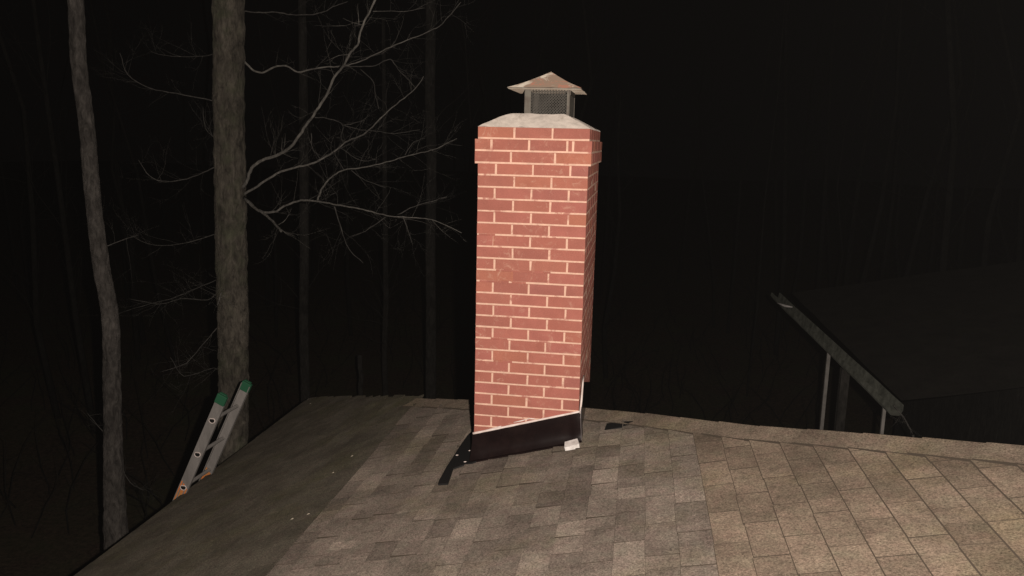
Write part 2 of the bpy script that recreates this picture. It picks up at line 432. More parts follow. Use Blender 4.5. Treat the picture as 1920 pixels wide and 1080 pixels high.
# ------------------------------------------------------------ chimney
chb = MB()                      # bricks (0) and mortar (1)
rows = 31; J = .0108
def brick(x0, x1, y0, y1, z0, z1, j=.0010): chb.box((x0, y0, z0), (x1, y1, z1), 0, j)
GLI = {}
for r in range(rows):
    zt = -r*P; zb = zt - P + J
    off = .0 if r not in (1, 2) else .016
    if r == 0: off = .002
    wx = W+2*off; dy = D+2*off; xo = -off; yo = -off
    bw = .0975
    fr = []                     # front (and back) row: x intervals
    if r in (0, 2) or (r > 2 and r % 2 == 0):
        mod = (wx+J)/3
        fr = [(xo+i*mod, xo+(i+1)*mod-J) for i in range(3)]; header = False
        if r == 2: fr = [(xo, xo+.200), (xo+.212, xo+.447), (xo+.459, xo+wx)]
        if r == 0: fr = [(xo, xo+.200), (xo+.212, xo+.414), (xo+.424, xo+wx)]
    else:
        hb = .0955; mid = (wx-2*hb-J)/2
        fr = [(xo, xo+hb), (xo+hb+J, xo+hb+mid), (xo+hb+mid+J, xo+wx-hb-J), (xo+wx-hb, xo+wx)]; header = True
        if r == 1: fr = [(xo, xo+.088), (xo+.101, xo+.300), (xo+.312, xo+.512), (xo+.525, xo+.545), (xo+.557, xo+wx)]
    ja = rnd(-.004, .004) if r > 2 else 0
    fr = [(a + (ja if i else 0), b + (ja if i < len(fr)-1 else 0)) for i, (a, b) in enumerate(fr)]
    for i, (a, b) in enumerate(fr):
        corner = i in (0, len(fr)-1)
        dep = .203 if (header and corner) else bw
        pj = rnd(-.0008, .0008)
        brick(a, b, yo+pj, yo+dep, zb, zt)
        brick(a, b, yo+dy-dep, yo+dy-pj, zb, zt)
    y = yo + (.203 if header else bw) + J; yend_ = yo+dy-(.203 if header else bw)-J
    n = max(1, round((yend_-y+J)/.2032)); md = (yend_-y+J)/n
    for i in range(n):
        for xa, xb in ((xo, xo+bw), (xo+wx-bw, xo+wx)):
            brick(xa+rnd(-.0008, .0008) if xa == xo else xa, xb, y+i*md, y+(i+1)*md-J, zb, zt)
    # mortar bed, a hair behind the brick faces
    e = .0028
    chb.box((xo+.0006, yo+.0016, zt-P-.0002), (xo+wx-.0006, yo+dy-.0016, zt-.0003), 1)
# joints that were never struck: smears of brick dust over the bed
def smear(x0, x1, k, vert=False):
    if not vert:
        n = max(2, int((x1-x0)/.04)); 
        for i in range(n):
            a = x0+(x1-x0)*i/n; b = x0+(x1-x0)*(i+1)/n
            chb.box((a-.001, .0004+rnd(0, .0008), -k*P-.0015+rnd(0, .002)), (b+.001, .02, -k*P+J+.0015-rnd(0, .002)), 0)
    else: chb.box((x0, .0006, -k*P-P+J-.001), (x1, .02, -k*P+.001), 0)
smear(.115, .43, 12); smear(.20, .215, 12, True); smear(.02, .19, 13); smear(.21, .29, 13)
smear(.01, .105, 9); smear(.092, .19, 18); smear(.11, .22, 20); smear(.16, .30, 3); smear(.095, .104, 9, True)
o_ch = chb.build('chimney', [M['brick'], M['mortar']], house, bevel=.0012, label='square red brick chimney with pale mortar joints and projecting upper courses')
# crown
crn = MB()
b = 7
def crown_z(t): return .112*t
def sheet(fn, nu, nv, mb, mi=0, jit=0):
    vs = [fn(i/nu, j/nv) for i in range(nu+1) for j in range(nv+1)]
    if jit: vs = [Vector(v)+Vector((0, 0, jit*noise.noise(Vector(v)*14))) for v in vs]
    mb.poly(vs, [(i*(nv+1)+j, i*(nv+1)+j+1, (i+1)*(nv+1)+j+1, (i+1)*(nv+1)+j) for i in range(nu) for j in range(nv)], mi, True)
tl = onY(958, 212, .16); trr = onY(1057.5, 212, .16); ct = tl.z; xa, xb = tl.x, trr.x; yb_ = D-.16
O = [(-.002, -.002), (W+.002, -.002), (W+.002, D+.002), (-.002, D+.002)]; I = [(xa, .16), (xb, .16), (xb, yb_), (xa, yb_)]
zed = .001
for q in range(4):
    a, b_ = O[q], O[(q+1) % 4]; c_, d = I[q], I[(q+1) % 4]
    def fn(s_, t, a=a, b_=b_, c_=c_, d=d):
        x = (a[0]*(1-s_)+b_[0]*s_)*(1-t)+(c_[0]*(1-s_)+d[0]*s_)*t; y = (a[1]*(1-s_)+b_[1]*s_)*(1-t)+(c_[1]*(1-s_)+d[1]*s_)*t
        return (x, y, zed + (ct-zed)*(t**.92))
    sheet(fn, 18, 8, crn, 0, .006)
sheet(lambda s_, t: (xa+(xb-xa)*s_, .16+(yb_-.16)*t, ct), 4, 4, crn, 0, .006)
for q in range(4):
    a, b_ = O[q], O[(q+1) % 4]
    crn.poly([(a[0], a[1], -.0005), (b_[0], b_[1], -.0005), (b_[0], b_[1], zed+.001), (a[0], a[1], zed+.001)], [(0, 1, 2, 3)])
crn.build('crown', M['concrete'], o_ch)
# cap: mesh cage and rusty pyramid lid
y1, y2 = .30, .80
LL = onY(951, 163.5, y1); LR = onY(1090, 165, y1); zl = (LL.z+LR.z)/2
lx0, lx1 = LL.x, LR.x
AP = onY(1033.5, 134.5, (y1+y2)/2)
lid = MB()
C4 = [(lx0, y1), (lx1, y1), (lx1, y2), (lx0, y2)]
for q in range(4):
    a, b_ = C4[q], C4[(q+1) % 4]
    def fn(s_, t, a=a, b_=b_):
        x = (a[0]*(1-s_)+b_[0]*s_)*(1-t)+AP.x*t; y = (a[1]*(1-s_)+b_[1]*s_)*(1-t)+AP.y*t
        return (x, y, zl + (AP.z-zl)*t - .006*math.sin(t*math.pi)+.004*noise.noise(Vector((x*9, y*9, 0)))*(1-t) - (.009*max(0, x-lx1+.12)/.12*max(0, (y-.45)/.35))*(1-t))
    sheet(fn, 12, 10, lid)
e = .012
for q in range(4):          # hemmed drip edge and flat underside
    a, b_ = C4[q], C4[(q+1) % 4]
    lid.poly([(a[0], a[1], zl), (b_[0], b_[1], zl), (b_[0], b_[1], zl-.004), (a[0], a[1], zl-.004)], [(0, 1, 2, 3)], 1)
lid.build('cap_lid', [M['lid'], M['strap']], o_ch)
ul = MB(); bx0 = onY(984.5, 200, .37).x; bx1 = bx0+.262; by0, by1 = .37, .73
ul.box((lx0+.004, y1+.004, zl-.0065), (lx1-.004, y2-.004, zl-.0035)); ul.build('lid_underside', M['under'], o_ch)
zc = ct-.012
cg = MB()
def panel(a, b_, zb, zt):
    a = Vector(a); b_ = Vector(b_); L = (b_-a).length; d = (b_-a)/L; n = Vector((d.y, -d.x, 0))
    H = zt-zb; st_ = .017; k = -H
    while k < L:              # two families of diagonal strands
        for sgn in (1, -1):
            s0, s1 = (k, k+H) if sgn > 0 else (k+H, k)
            p0 = [s0, 0.]; p1 = [s1, H]
            lo_, hi_ = 0., 1.
            ds = p1[0]-p0[0]
            ts = sorted(((0-p0[0])/ds, (L-p0[0])/ds)); lo_ = max(0, ts[0]); hi_ = min(1, ts[1])
            if hi_-lo_ > .02:
                A = a + d*(p0[0]+ds*lo_) + Vector((0, 0, zb + H*lo_)); B = a + d*(p0[0]+ds*hi_) + Vector((0, 0, zb+H*hi_))
                cg.bar(A, B, .0028, .0028, n)
        k += st_
for a, b_ in (((bx0, by0, 0), (bx1, by0, 0)), ((bx1, by0, 0), (bx1, by1, 0)), ((bx1, by1, 0), (bx0, by1, 0)), ((bx0, by1, 0), (bx0, by0, 0))):
    panel(a, b_, zc, zl-.007)
cg.build('spark_screen', M['screen'], o_ch)
t_ = .0025; cw = .032
for x, y, sx_, sy_ in ((bx0, by0, 1, 1), (bx1, by0, -1, 1), (bx1, by1, -1, -1), (bx0, by1, 1, -1)):
    fr = MB(); cw = .034 if x == bx0 else .012
    fr.box((min(x, x+sx_*cw), y-t_*sy_*1.6 if sy_ > 0 else y+.001, zc-.004), (max(x, x+sx_*cw), y-.001 if sy_ > 0 else y+t_*1.6, zl-.0068))
    fr.box((x-t_*1.6 if sx_ > 0 else x+.001, min(y, y+sy_*cw), zc-.004), (x-.001 if sx_ > 0 else x+t_*1.6, max(y, y+sy_*cw), zl-.0068))
    fr.build('cap_post', M['strap'], o_ch)
for a_, b_ in (((bx1+.002, by0+.033, zl-.035), (bx1+.0055, by1-.033, zl-.0075)),):
    fr = MB(); fr.box(a_, b_); fr.build('cap_band', M['strap'], o_ch)
flue = MB()
flue.box((bx0+.012, by0+.012, ct-.05), (bx1-.012, by1-.012, ct-.004)); flue.build('flue_top', M['hole'], o_ch)

# flashing round the foot
fl = MB()
def frontpt(u, v, y): return onY(u, v, y)
nn = 26; topz = []; 
A = onY(887, 813, -.004); B = onY(1087, 772, -.004); CB = onY(880, 868, -.03); DB = onY(1091, 832, -.03)
vs = []
for i in range(nn+1):
    t = i/nn
    tp_ = A.lerp(B, t); xx = tp_.x - (.004 if i == 0 else 0)
    bt = CB.lerp(DB, t); bt.z = zr(bt.x)+.020+.003*noise.noise(Vector((t*9, 0, 0)))
    for j in range(9):
        s_ = j/8
        p = tp_.lerp(bt, s_); p.y = -.006 - .006*s_ - .022*(s_**5) - .004*noise.noise(Vector((t*3, s_*2, 2)))
        p.y -= .010*math.exp(-((t-.97)/.03)**2)*math.sin(math.pi*s_)
        vs.append(p)
fl.poly(vs, [(i*9+j, i*9+j+1, (i+1)*9+j+1, (i+1)*9+j) for i in range(nn) for j in range(8)], 0, True)
# ragged skirt lying on the shingles
vs = []
for i in range(nn+1):
    t = i/nn; p = vs_ = fl.v[i*9+8]
    q = Vector((p.x, p.y - (.012+.010*abs(noise.noise(Vector((t*11, 5, 0))))), zr(p.x)+.0185))
    vs += [Vector(p), q, q+Vector((0, 0, -.009))]
fl.poly(vs, [(i*3+j, i*3+j+1, (i+1)*3+j+1, (i+1)*3+j) for i in range(nn) for j in range(2)], 0, False)
# side flashing on the right face, stepping up at the hip then falling again
XS = W+.006
q0 = onX(1092, 716, XS); q1 = onX(1105.5, 722, XS)
sd = [(XS, -.008, B.z+.002), (XS, .03, B.z+.06), (XS, .09, B.z+.14), (XS, q0.y if .1 < q0.y < .6 else .2, q0.z), (XS, D+.004, q1.z-.01), (XS, D+.004, zr(W)-.75), (XS, .6, zr(W)-.012), (XS, -.02, zr(W)-.012)]
fl.prism(sd, (.004, 0, 0))
# left side and the back
fl.prism([(-.006, -.004, A.z), (-.006, D+.003, A.z+.05), (-.006, D+.003, zr(0)-.6), (-.006, -.02, zr(0)-.01)], (-.003, 0, 0))
fl.build('flashing', M['flashing'], o_ch, label='dark flashing sheet round the chimney foot')
gs = MB()
gs.prism([(XS+.006, -.03, B.z-.03), (XS+.006, -.004, B.z+.03), (XS+.006, .06, B.z+.02), (XS+.010, .10, zr(W)+.02), (XS+.02, .10, zr(W)+.004), (XS+.02, -.035, zr(W)+.006)], (.003, 0, 0))
gs.build('flashing_corner', M['grey_flashing'], o_ch)
ms = MB()
out = [(445, 605), (400, 650), (350, 720), (300, 800), (240, 890), (180, 1000), (172, 1026), (250, 1022), (272, 960), (290, 905), (345, 885), (385, 872), (430, 866), (470, 850), (480, 700)]
pts = [onR(780+x/4.154, 660+y/4.154, .019) for x, y in out]
ms.prism(pts, (0, 0, -.010)); ms.build('membrane_strip', M['membrane'], o_ch)
ck = MB()
pts = []; rad = []
for i in range(30):
    t = i/29; p = A.lerp(B, t); pts.append(p + Vector((0, -.003+.0012*noise.noise(Vector((t*20, 0, 0))), .002))); rad.append(.0062*(1+.35*noise.noise(Vector((t*15, 4, 0))) + .25*(1-t)))
ck.tube(pts, rad, 6)
pts = [Vector((XS+.004, -.006, B.z-.01)), Vector((XS+.005, .004, B.z+.03)), Vector((XS+.006, .03, B.z+.062)), Vector((XS+.006, .09, B.z+.142)), Vector((XS+.006, .15, B.z+.175))]
ck.tube(pts, [.005, .006, .0065, .0055, .004], 6)
# extra smear of caulk above the sheet
z_ = -27*P
for u, v, u2, v2, r_ in ((963, 792, 992, 785, .004), (905, 808, 940, 799, .0055), (990, 784.5, 1004, 785, .004)):
    ck.tube([onY(u, v, -.002), onY((u+u2)/2, (v+v2)/2+.5, -.003), onY(u2, v2, -.002)], [r_*.6, r_, r_*.6], 5)
ck.build('caulk_bead', M['caulk'], o_ch)
# bits of caulk left on the membrane
for u, v in ((857, 853.5), (872, 866), (881, 845), (896, 825)):
    p = onR(u, v, .02); cl = MB(); cl.tube([p+Vector((-.008, 0, 0)), p, p+Vector((.010, .004, 0))], [.002, .004, .002], 5)
    cl.build('caulk_crumb', M['caulk'], o_ch)

# ------------------------------------------------------------ small loose things on the roof
wp = onR(1073, 834, .012)
wc = empty('plastic_offcut', wp, label='small crumpled white offcut lying against the lower right corner of the chimney flashing', cat='offcut')
mb = MB()
xd = Vector((1, 0, SL)).normalized(); yd = Vector((0, 1, 0)); zd = xd.cross(yd)
pr = [(-.040, 0, 0), (.042, 0, 0), (.044, .012, .030), (.030, .030, .048), (-.034, .030, .040), (-.042, .010, .026)]
def W3(p): return wp + xd*p[0] + yd*p[1] + zd*p[2] + Vector((0, -.05, .018))
ta = [W3((-.042, -.02, -.012)), W3((.040, -.02, -.012)), W3((.046, -.01, .014)), W3((-.038, -.012, .010))]
mb.poly([W3(p) for p in [(-.042, -.020, -.022), (.044, -.020, -.022), (.044, .03, -.018), (-.040, .03, -.018), (-.043, -.012, .000), (.046, -.014, .003), (.036, .034, .022), (-.040, .026, .018)]],
        [(0, 1, 5, 4), (1, 2, 6, 5), (2, 3, 7, 6), (3, 0, 4, 7), (0, 3, 2, 1), (4, 5, 6, 7)])
mb.build('folded_sheet', M['white'], wc, bevel=.0015)
mb = MB(); mb.tube([W3((-.043, -.016, .002)), W3((0, -.017, .001)), W3((.047, -.016, .005))], [.002, .003, .002], 6); mb.build('rolled_lip', M['white'], wc)
k = 0
LEAF = [(660, 857, 2, 'pale leaf scrap on the dark lower roof slope, nearest the shingle line'), (625, 888, 2, 'faint leaf scrap on the dark lower roof slope, between two paler scraps'),
        (578, 966, 1, 'pale leaf scrap at the lower end of the row on the dark roof slope'), (548, 975, 1, 'tiny pale leaf scrap lowest and leftmost on the dark roof slope'),
        (582, 758, 1, 'white speck of leaf on the far corner of the dark roof edge')]
for u, v, sz, lab in LEAF:
    p = hit(u, v, N2, D2+.006); a0 = rnd(0, 6)
    mb = MB(); n = 9; vs = [p+Vector((0, 0, .012))]
    for i in range(n):
        a = a0+2*math.pi*i/n; r = (.007+.004*sz)*(1 if i % 2 else .6)*(1.5 if i in (0, 1) else 1)
        vs.append(p + Vector((math.cos(a)*r, math.sin(a)*r*.7, math.cos(a)*r*S2 + .004*(i % 3))))
    mb.poly(vs, [(0, i+1, (i+1) % n+1) for i in range(n)])
    mb.build('dry_leaf', M['leaf'], label=lab, cat='leaf', group='scraps of dry leaf on the lower roof')

# ------------------------------------------------------------ ladder leaning on the lower roof's edge
XL = XE-.03
b1 = onX(333, 940, XL); Y1 = b1.y; t1 = onY(417, 744, Y1)
ax = (t1-b1).normalized()
Y2 = Y1+.40; 
b2 = onY(384, 905, Y2); t2 = onY(463, 720, Y2)
lad = empty('ladder', Vector((b1.x-ax.x*3, Y1+.2, GZ)), label='aluminium extension ladder with green rail caps leaning against the roof edge', cat='ladder')
DW = .085
wd = Vector((ax.z, 0, -ax.x))                     # across the rail, in the plane of lean
def ext(p, to): return p + ax*((to-p.z)/ax.z)
gb = GZ+.02
LEN = (t1-b1).length
for top_, Y, lab in ((t1, Y1, 'front'), (t2, Y2, 'rear')):
    top_ = Vector((top_.x, Y, top_.z)); foot = ext(top_, gb)
    r = MB(); sg = 1 if Y == Y2 else -1
    r.bar(foot, top_, DW, .004, Vector((0, 1, 0)))
    for s_ in (-1, 1): r.bar(foot + wd*(s_*(DW/2-.003)) + Vector((0, -sg*.014, 0)), top_ + wd*(s_*(DW/2-.003)) + Vector((0, -sg*.014, 0)), .005, .026, Vector((0, 1, 0)))
    for s_ in (-.22, .22): r.bar(foot + wd*(s_*DW) + Vector((0, -sg*-.003, 0)), top_ + wd*(s_*DW) + Vector((0, -sg*-.003, 0)), .010, .004, Vector((0, 1, 0)))
    ro = r.build('rail', M['alu'], lad)
    c = MB(); c.bar(top_ - ax*.070, top_ + ax*.015, DW+.004, .034, Vector((0, 1, 0))); c.bar(top_ + ax*.021, top_+ax*.03, DW-.02, .03, Vector((0, 1, 0)))
    c.build('end_cap', M['green'], ro, bevel=.008)
    base = b1 if Y == Y1 else b2
    o_ = MB(); c0 = Vector((base.x, Y, base.z)); c0 = top_ - ax*((top_-c0).length)
    yoff = Vector((0, -.004 if Y == Y1 else -.0045, 0))
    aa = c0 - ax*.35
    bb = c0 + ax*(.20 if Y == Y1 else .15)
    o_.prism([aa - wd*DW*.42+yoff, aa + wd*DW*.42+yoff, bb-ax*.05 + wd*DW*.42+yoff, bb - wd*DW*.42+yoff], (0, .002, 0))
    o_.build('warning_label', M['orange'], ro)
# rungs: positions read along the front rail
def along(u, v): return (onY(u, v, Y1) - t1).dot(ax)
r0 = along(402, 789); r2 = along(344, 912); step = (r0-r2)/2
print('LADDER step', step, 'Y1', Y1, 'X', XL, 'len', LEN, 'axis', ax)
kk = 0; s_ = r0
while True:
    pc = t1 + ax*s_
    if pc.z < GZ+.2: break
    pa = Vector((pc.x, Y1-.006, pc.z)); d2 = t2 - t1
    pb = pa + Vector((t2.x-t1.x, .41, (t2.z-t1.z)))*1.0
    g = MB(); g.tube([pa, pb], .016, 8, smooth=False)
    g.build('rung', M['alu'], lad)
    # swaged rung end on the outer face: a pale ring round a dark D
    if kk < 4:
        ring = MB()
        dp = []
        for i in range(14):
            a = math.pi*2*i/14; yy = math.sin(a); xx = math.cos(a)
            rr = .027 if yy < .3 else .023
            dp.append((xx*rr, max(-rr, min(yy*rr, .013))))
        up_ = Vector((0, 0, 1)); rx = Vector((1, 0, 0))
        ring.tube([pa + Vector((0, -.004, 0)) + rx*a_ + up_*b_ for a_, b_ in dp + dp[:1]], .0045, 5)
        ro_ = ring.build('rung_end', M['caulk'], lad)
        hb_ = MB(); hb_.prism([pa + Vector((0, -.003, 0)) + rx*a_*.85 + up_*b_*.85 for a_, b_ in dp], (0, -.0025, 0)); hb_.build('rung_socket', M['hole'], ro_)
    s_ -= step; kk += 1

# ------------------------------------------------------------ trees on the left
def chain(pts, sub=3, jit=.0):
    """smooth a polyline (Catmull-Rom)"""
    P_ = [Vector(p) for p in pts]; P_ = [P_[0]*2-P_[1]] + P_ + [P_[-1]*2-P_[-2]]; out = []
    for i in range(1, len(P_)-2):
        for k_ in range(sub):
            t = k_/sub; a, b_, c_, d = P_[i-1], P_[i], P_[i+1], P_[i+2]
            out.append(.5*((2*b_)+(-a+c_)*t+(2*a-5*b_+4*c_-d)*t*t+(-a+3*b_-3*c_+d)*t**3))
    out.append(P_[-2])
    return [p+Vector((rnd(-jit, jit), rnd(-jit, jit), rnd(-jit, jit))) for p in out]
def trunk(px, Yd, wpx, name, mat, label, extend_top=4, rough=.09, group=None, seg=44):
    """px: image polyline of the trunk's centre from top to bottom at depth plane Y=Yd"""
    pts = [onY(u, v, Yd) for u, v in px]; rad = [w_/2*((p-CAMP).dot(F))/FPX for w_, p in zip(wpx, pts)]
    d = (pts[0]-pts[1]).normalized(); d = (d+Vector((0, 0, 1))).normalized()
    tp2 = [pts[0]+d*extend_top*.5, pts[0] + d*extend_top]; 
    pts = [tp2[1], tp2[0]] + pts; rad = [rad[0]*.6, rad[0]*.8] + rad
    last = pts[-1]; dd = (pts[-1]-pts[-2]).normalized()
    ft = Vector((last.x + dd.x*.3, last.y, GZ-.1)); ft.x = last.x + (dd.x/max(.2, -dd.z))*(last.z-GZ)*.4
    pts += [last.lerp(ft, .6), ft]; rad += [rad[-1]*1.08, rad[-1]*1.5]
    sm_ = chain(pts, 44 if seg > 20 else 14, .0); n = len(pts)
    rr = []
    for i in range(len(sm_)):
        t = i/(44 if seg > 20 else 14); a = int(min(t, n-1)); b_ = min(a+1, n-1); rr.append(rad[a]+(rad[b_]-rad[a])*(t-a))
    root = empty(name, ft, label=label, cat='tree', group=group)
    mb = MB(); mb.tube(sm_, rr, seg, rough=rough, rs=9)
    mb.build('trunk', mat, root)
    return root
def sub_twigs(mb, pts, r0, n, Ls, lev=1, spread=.9, zb=.25):
    for _ in range(n):
        i = random.randrange(max(1, len(pts)//5), len(pts)-1); p = pts[i]; d = (pts[i+1]-pts[i]).normalized()
        v = Vector((rnd(-1, 1), rnd(-1, 1), rnd(-1, 1)+zb)).normalized(); d = (d*.75+v*spread).normalized()
        L = rnd(.5, 1)*Ls; q = [p]; m_ = 5
        for k_ in range(m_):
            d = (d + Vector((rnd(-1, 1), rnd(-1, 1), rnd(-1, 1)+.1))*.22).normalized(); q.append(q[-1]+d*L/m_)
        rr = r0*rnd(.3, .8)
        mb.tube(q, [rr*(1-.8*k_/m_) for k_ in range(m_+1)], 4)
        if lev > 0: sub_twigs(mb, q, r0*.6, 2, Ls*.5, lev-1, spread, zb)

YT = 3.4
def depthw(w_, Y): return w_*(Y+4.5)/FPX
big = trunk([(428, -10), (429, 150), (431, 330), (434, 480), (437, 600), (438, 720), (437, 850)], YT, [57, 57, 57, 57, 56, 54, 54], 'bare_tree', M['bark'],
            'thick straight bare trunk with long crooked limbs, behind the ladder', 5)
thin = trunk([(141, -10), (148, 120), (163, 240), (175, 380), (190, 500), (207, 600), (210, 730), (213, 860), (217, 990)], 2.6, [28, 28, 27, 28, 29, 30, 31, 34, 42], 'bare_tree', M['bark2'],
             'slender pale bare trunk bending near its middle, farthest left', 4)
def z5(x, y): return (380+x/2.16, y/2.16)
BR = [
 ([(165, 760), (180, 730), (200, 680), (240, 650), (310, 625), (350, 600), (385, 560), (420, 505), (460, 450), (500, 385), (535, 310), (575, 260), (600, 210), (628, 180), (640, 130), (665, 70), (698, 0), (720, -60)], 6.5, 3.2, .0, -1.3),
 ([(160, 790), (195, 770), (250, 735), (320, 695), (390, 675), (450, 660), (500, 635), (545, 605), (590, 570), (650, 545), (700, 500), (740, 460), (800, 410), (860, 360), (895, 310)], 5.0, 1.4, .0, .5),
 ([(165, 800), (190, 820), (215, 845), (255, 860), (300, 855), (340, 830), (400, 812), (450, 815), (500, 822), (560, 832), (630, 845), (700, 862), (760, 875), (830, 880), (900, 885), (960, 900), (1050, 945)], 5.5, 1.2, .0, -.7),
 ([(165, 800), (215, 845), (260, 875), (300, 915), (317, 937)], 5.5, 4.0, .0, -1.0),
 ([(465, 812), (480, 770), (500, 740), (530, 710), (575, 688), (630, 682), (700, 668), (760, 652), (830, 630), (900, 615), (950, 600), (1030, 560)], 3.6, 1.2, -.3, .2),
 ([(150, 235), (170, 250), (200, 280), (240, 295), (290, 272), (340, 268), (385, 292), (440, 280), (500, 272), (560, 268), (620, 255), (700, 220), (760, 190), (850, 155), (920, 125), (970, 95), (1045, 10)], 4.2, 1.2, .0, .8),
 ([(560, 270), (640, 270), (700, 265), (760, 240), (790, 280), (830, 320), (860, 355)], 2.0, 1.2, .4, .6),
 ([(150, 40), (165, 45), (230, 50), (300, 50), (360, 60), (430, 60), (490, 48), (540, 22), (590, 5)], 2.6, 1.2, .0, .5),
 ([(455, 475), (500, 478), (540, 490), (570, 510), (560, 550), (570, 580)], 1.8, 1.3, -.7, .1),
 ([(570, 508), (610, 500), (655, 488)], 1.5, 1.0, .1, .3),
 ([(575, 510), (640, 525), (700, 530), (780, 540), (880, 525)], 1.6, 1.0, .1, .6),
 ([(640, 280), (690, 330), (700, 390), (715, 440)], 1.9, 1.0, .3, .2),
 ([(535, 835), (550, 890), (575, 970), (600, 1020), (650, 1065)], 2.6, 1.0, -.4, -.2),
 ([(740, 880), (660, 935), (580, 965)], 1.8, 1.0, -.5, -.2),
 ([(812, 880), (830, 930), (850, 990)], 2.0, 1.0, -.6, -.4),
 ([(790, 870), (860, 835), (930, 815), (990, 795)], 2.0, 1.0, -.6, -.8),
 ([(820, 630), (850, 580), (900, 560)], 1.5, 1.0, .1, .3),
 ([(530, 615), (570, 685)], 1.7, 1.2, .2, -.1),
 ([(440, 540), (445, 600), (475, 640)], 1.6, 1.0, .1, .1),
 ([(560, 600), (640, 650), (700, 645)], 1.3, 1.0, .2, .1),
 ([(600, 690), (660, 730), (740, 760)], 1.5, 1.0, .0, .1),
 ([(690, 45), (760, 45), (830, 47), (900, 30)], 1.5, 1.0, -1.2, -.8),
]
def limb(root, px, w0, w1, y0, y1_, base=YT, nt=5, name='branch', mat='twig', Lt=.35):
    n = len(px); pts = []
    for i, (u, v) in enumerate(px):
        t = i/(n-1); pts.append(onY(u, v, base + y0 + (y1_-y0)*t))
    sm_ = chain(pts, 4, .004); m_ = len(sm_)
    mat = 'limb' if w0 > 3 else mat
    rad = [(w0+(w1-w0)*(i/(m_-1))**.8)/2*(sm_[i]-CAMP).dot(F)/FPX for i in range(m_)]
    mb = MB(); mb.tube(sm_, rad, 7, rough=.12, rs=30)
    sub_twigs(mb, sm_, rad[-1]*.7, nt, Lt, 1)
    sub_twigs(mb, sm_, .0022, nt*2, Lt*1.6, 2, 1.0, .25)
    mb.build(name, M[mat], root)
for px, w0, w1, a, b_ in BR:
    limb(big, [z5(x, y) for x, y in px], w0, w1, a, b_, nt=max(2, len(px)//2))
for px, w0, w1 in (([(404, 190), (385, 185), (330, 175), (280, 165), (240, 140), (225, 100)], 2.2, 1.2), ([(404, 312), (390, 320), (350, 335), (310, 340), (280, 330), (260, 300)], 2.4, 1.2),
                   ([(410, 435), (400, 440), (350, 455), (290, 460), (240, 440)], 2.2, 1.), ([(412, 518), (405, 525), (370, 540), (320, 560), (250, 578), (215, 592)], 2.2, 1.),
                   ([(412, 545), (388, 562), (340, 560), (300, 570), (240, 560)], 2.6, 1.), ([(412, 610), (385, 640), (350, 680), (300, 698)], 2., 1.), ([(414, 700), (400, 690), (345, 705), (320, 670)], 1.5, 1.),
                   ([(405, 100), (370, 106), (310, 104), (280, 96)], 1.6, 1.), ([(412, 540), (415, 548), (408, 572)], 4., 2.), ([(405, 260), (385, 240), (380, 200)], 1.6, 1.)):
    limb(big, px, w0, w1, 0, rnd(-.5, .6), nt=4)
for px in ([(213, 830), (190, 805), (160, 770)], [(222, 870), (245, 905), (270, 920)], [(186, 470), (215, 455), (262, 440)]):
    limb(thin, px, 2.0, 1.0, 0, .3, base=2.6, nt=2)
# faint trunks further back in the wood
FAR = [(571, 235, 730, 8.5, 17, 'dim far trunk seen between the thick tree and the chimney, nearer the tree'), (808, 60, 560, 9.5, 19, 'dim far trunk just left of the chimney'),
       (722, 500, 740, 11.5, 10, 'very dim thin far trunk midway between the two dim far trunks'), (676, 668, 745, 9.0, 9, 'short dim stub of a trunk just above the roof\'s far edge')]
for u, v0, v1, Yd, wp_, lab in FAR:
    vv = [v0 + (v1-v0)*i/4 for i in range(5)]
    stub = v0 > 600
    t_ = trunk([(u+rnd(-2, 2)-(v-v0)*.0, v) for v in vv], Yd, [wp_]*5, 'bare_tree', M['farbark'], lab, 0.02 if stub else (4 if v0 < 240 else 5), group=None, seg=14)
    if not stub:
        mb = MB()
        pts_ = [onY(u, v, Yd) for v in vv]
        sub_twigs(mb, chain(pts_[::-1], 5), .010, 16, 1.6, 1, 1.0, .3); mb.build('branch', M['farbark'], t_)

# ------------------------------------------------------------ the wood behind: bare saplings and brush, one dim mass
random.seed(21)
wd_ = MB()
for _ in range(95):
    a = rnd(-48, 40); d = rnd(17, 40); x = CAMP.x + math.sin(math.radians(a)+YAW)*d; y = CAMP.y + math.cos(math.radians(a)+YAW)*d
    if y < 9: continue
    r = rnd(.03, .13); r = rnd(.02, .08); H = rnd(7, 16); lean = Vector((rnd(-.12, .12), rnd(-.1, .1), 1))
    pts = [Vector((x, y, GZ-.1)) + lean*H*i/5 + Vector((rnd(-.1, .1), rnd(-.1, .1), 0))*i for i in range(6)]
    wd_.tube(pts, [r*(1-.14*i) for i in range(6)], 6)
    sub_twigs(wd_, chain(pts, 3), r*.12+.005, 22, 2.6, 1, 1.1, .4)
for _ in range(420):
    a = rnd(-48, 42); d = rnd(9, 26); x = CAMP.x + math.sin(math.radians(a)+YAW)*d; y = CAMP.y + math.cos(math.radians(a)+YAW)*d
    if y < 5.6 and x > -4.6: continue
    pts = [Vector((x, y, GZ-.05))]
    dv = Vector((rnd(-.5, .5), rnd(-.5, .5), 1))
    for i in range(5): dv = (dv + Vector((rnd(-.4, .4), rnd(-.4, .4), 0))).normalized(); pts.append(pts[-1]+dv*rnd(.15, .5))
    wd_.tube(pts, [.012*(1-.15*i) for i in range(6)], 4)
    sub_twigs(wd_, pts, .005, 5, .7, 1, 1.0, .3)
wd_.build('woods', M['woods'], label='dim mass of bare saplings and brush in the dark', cat='woods', kind='stuff')

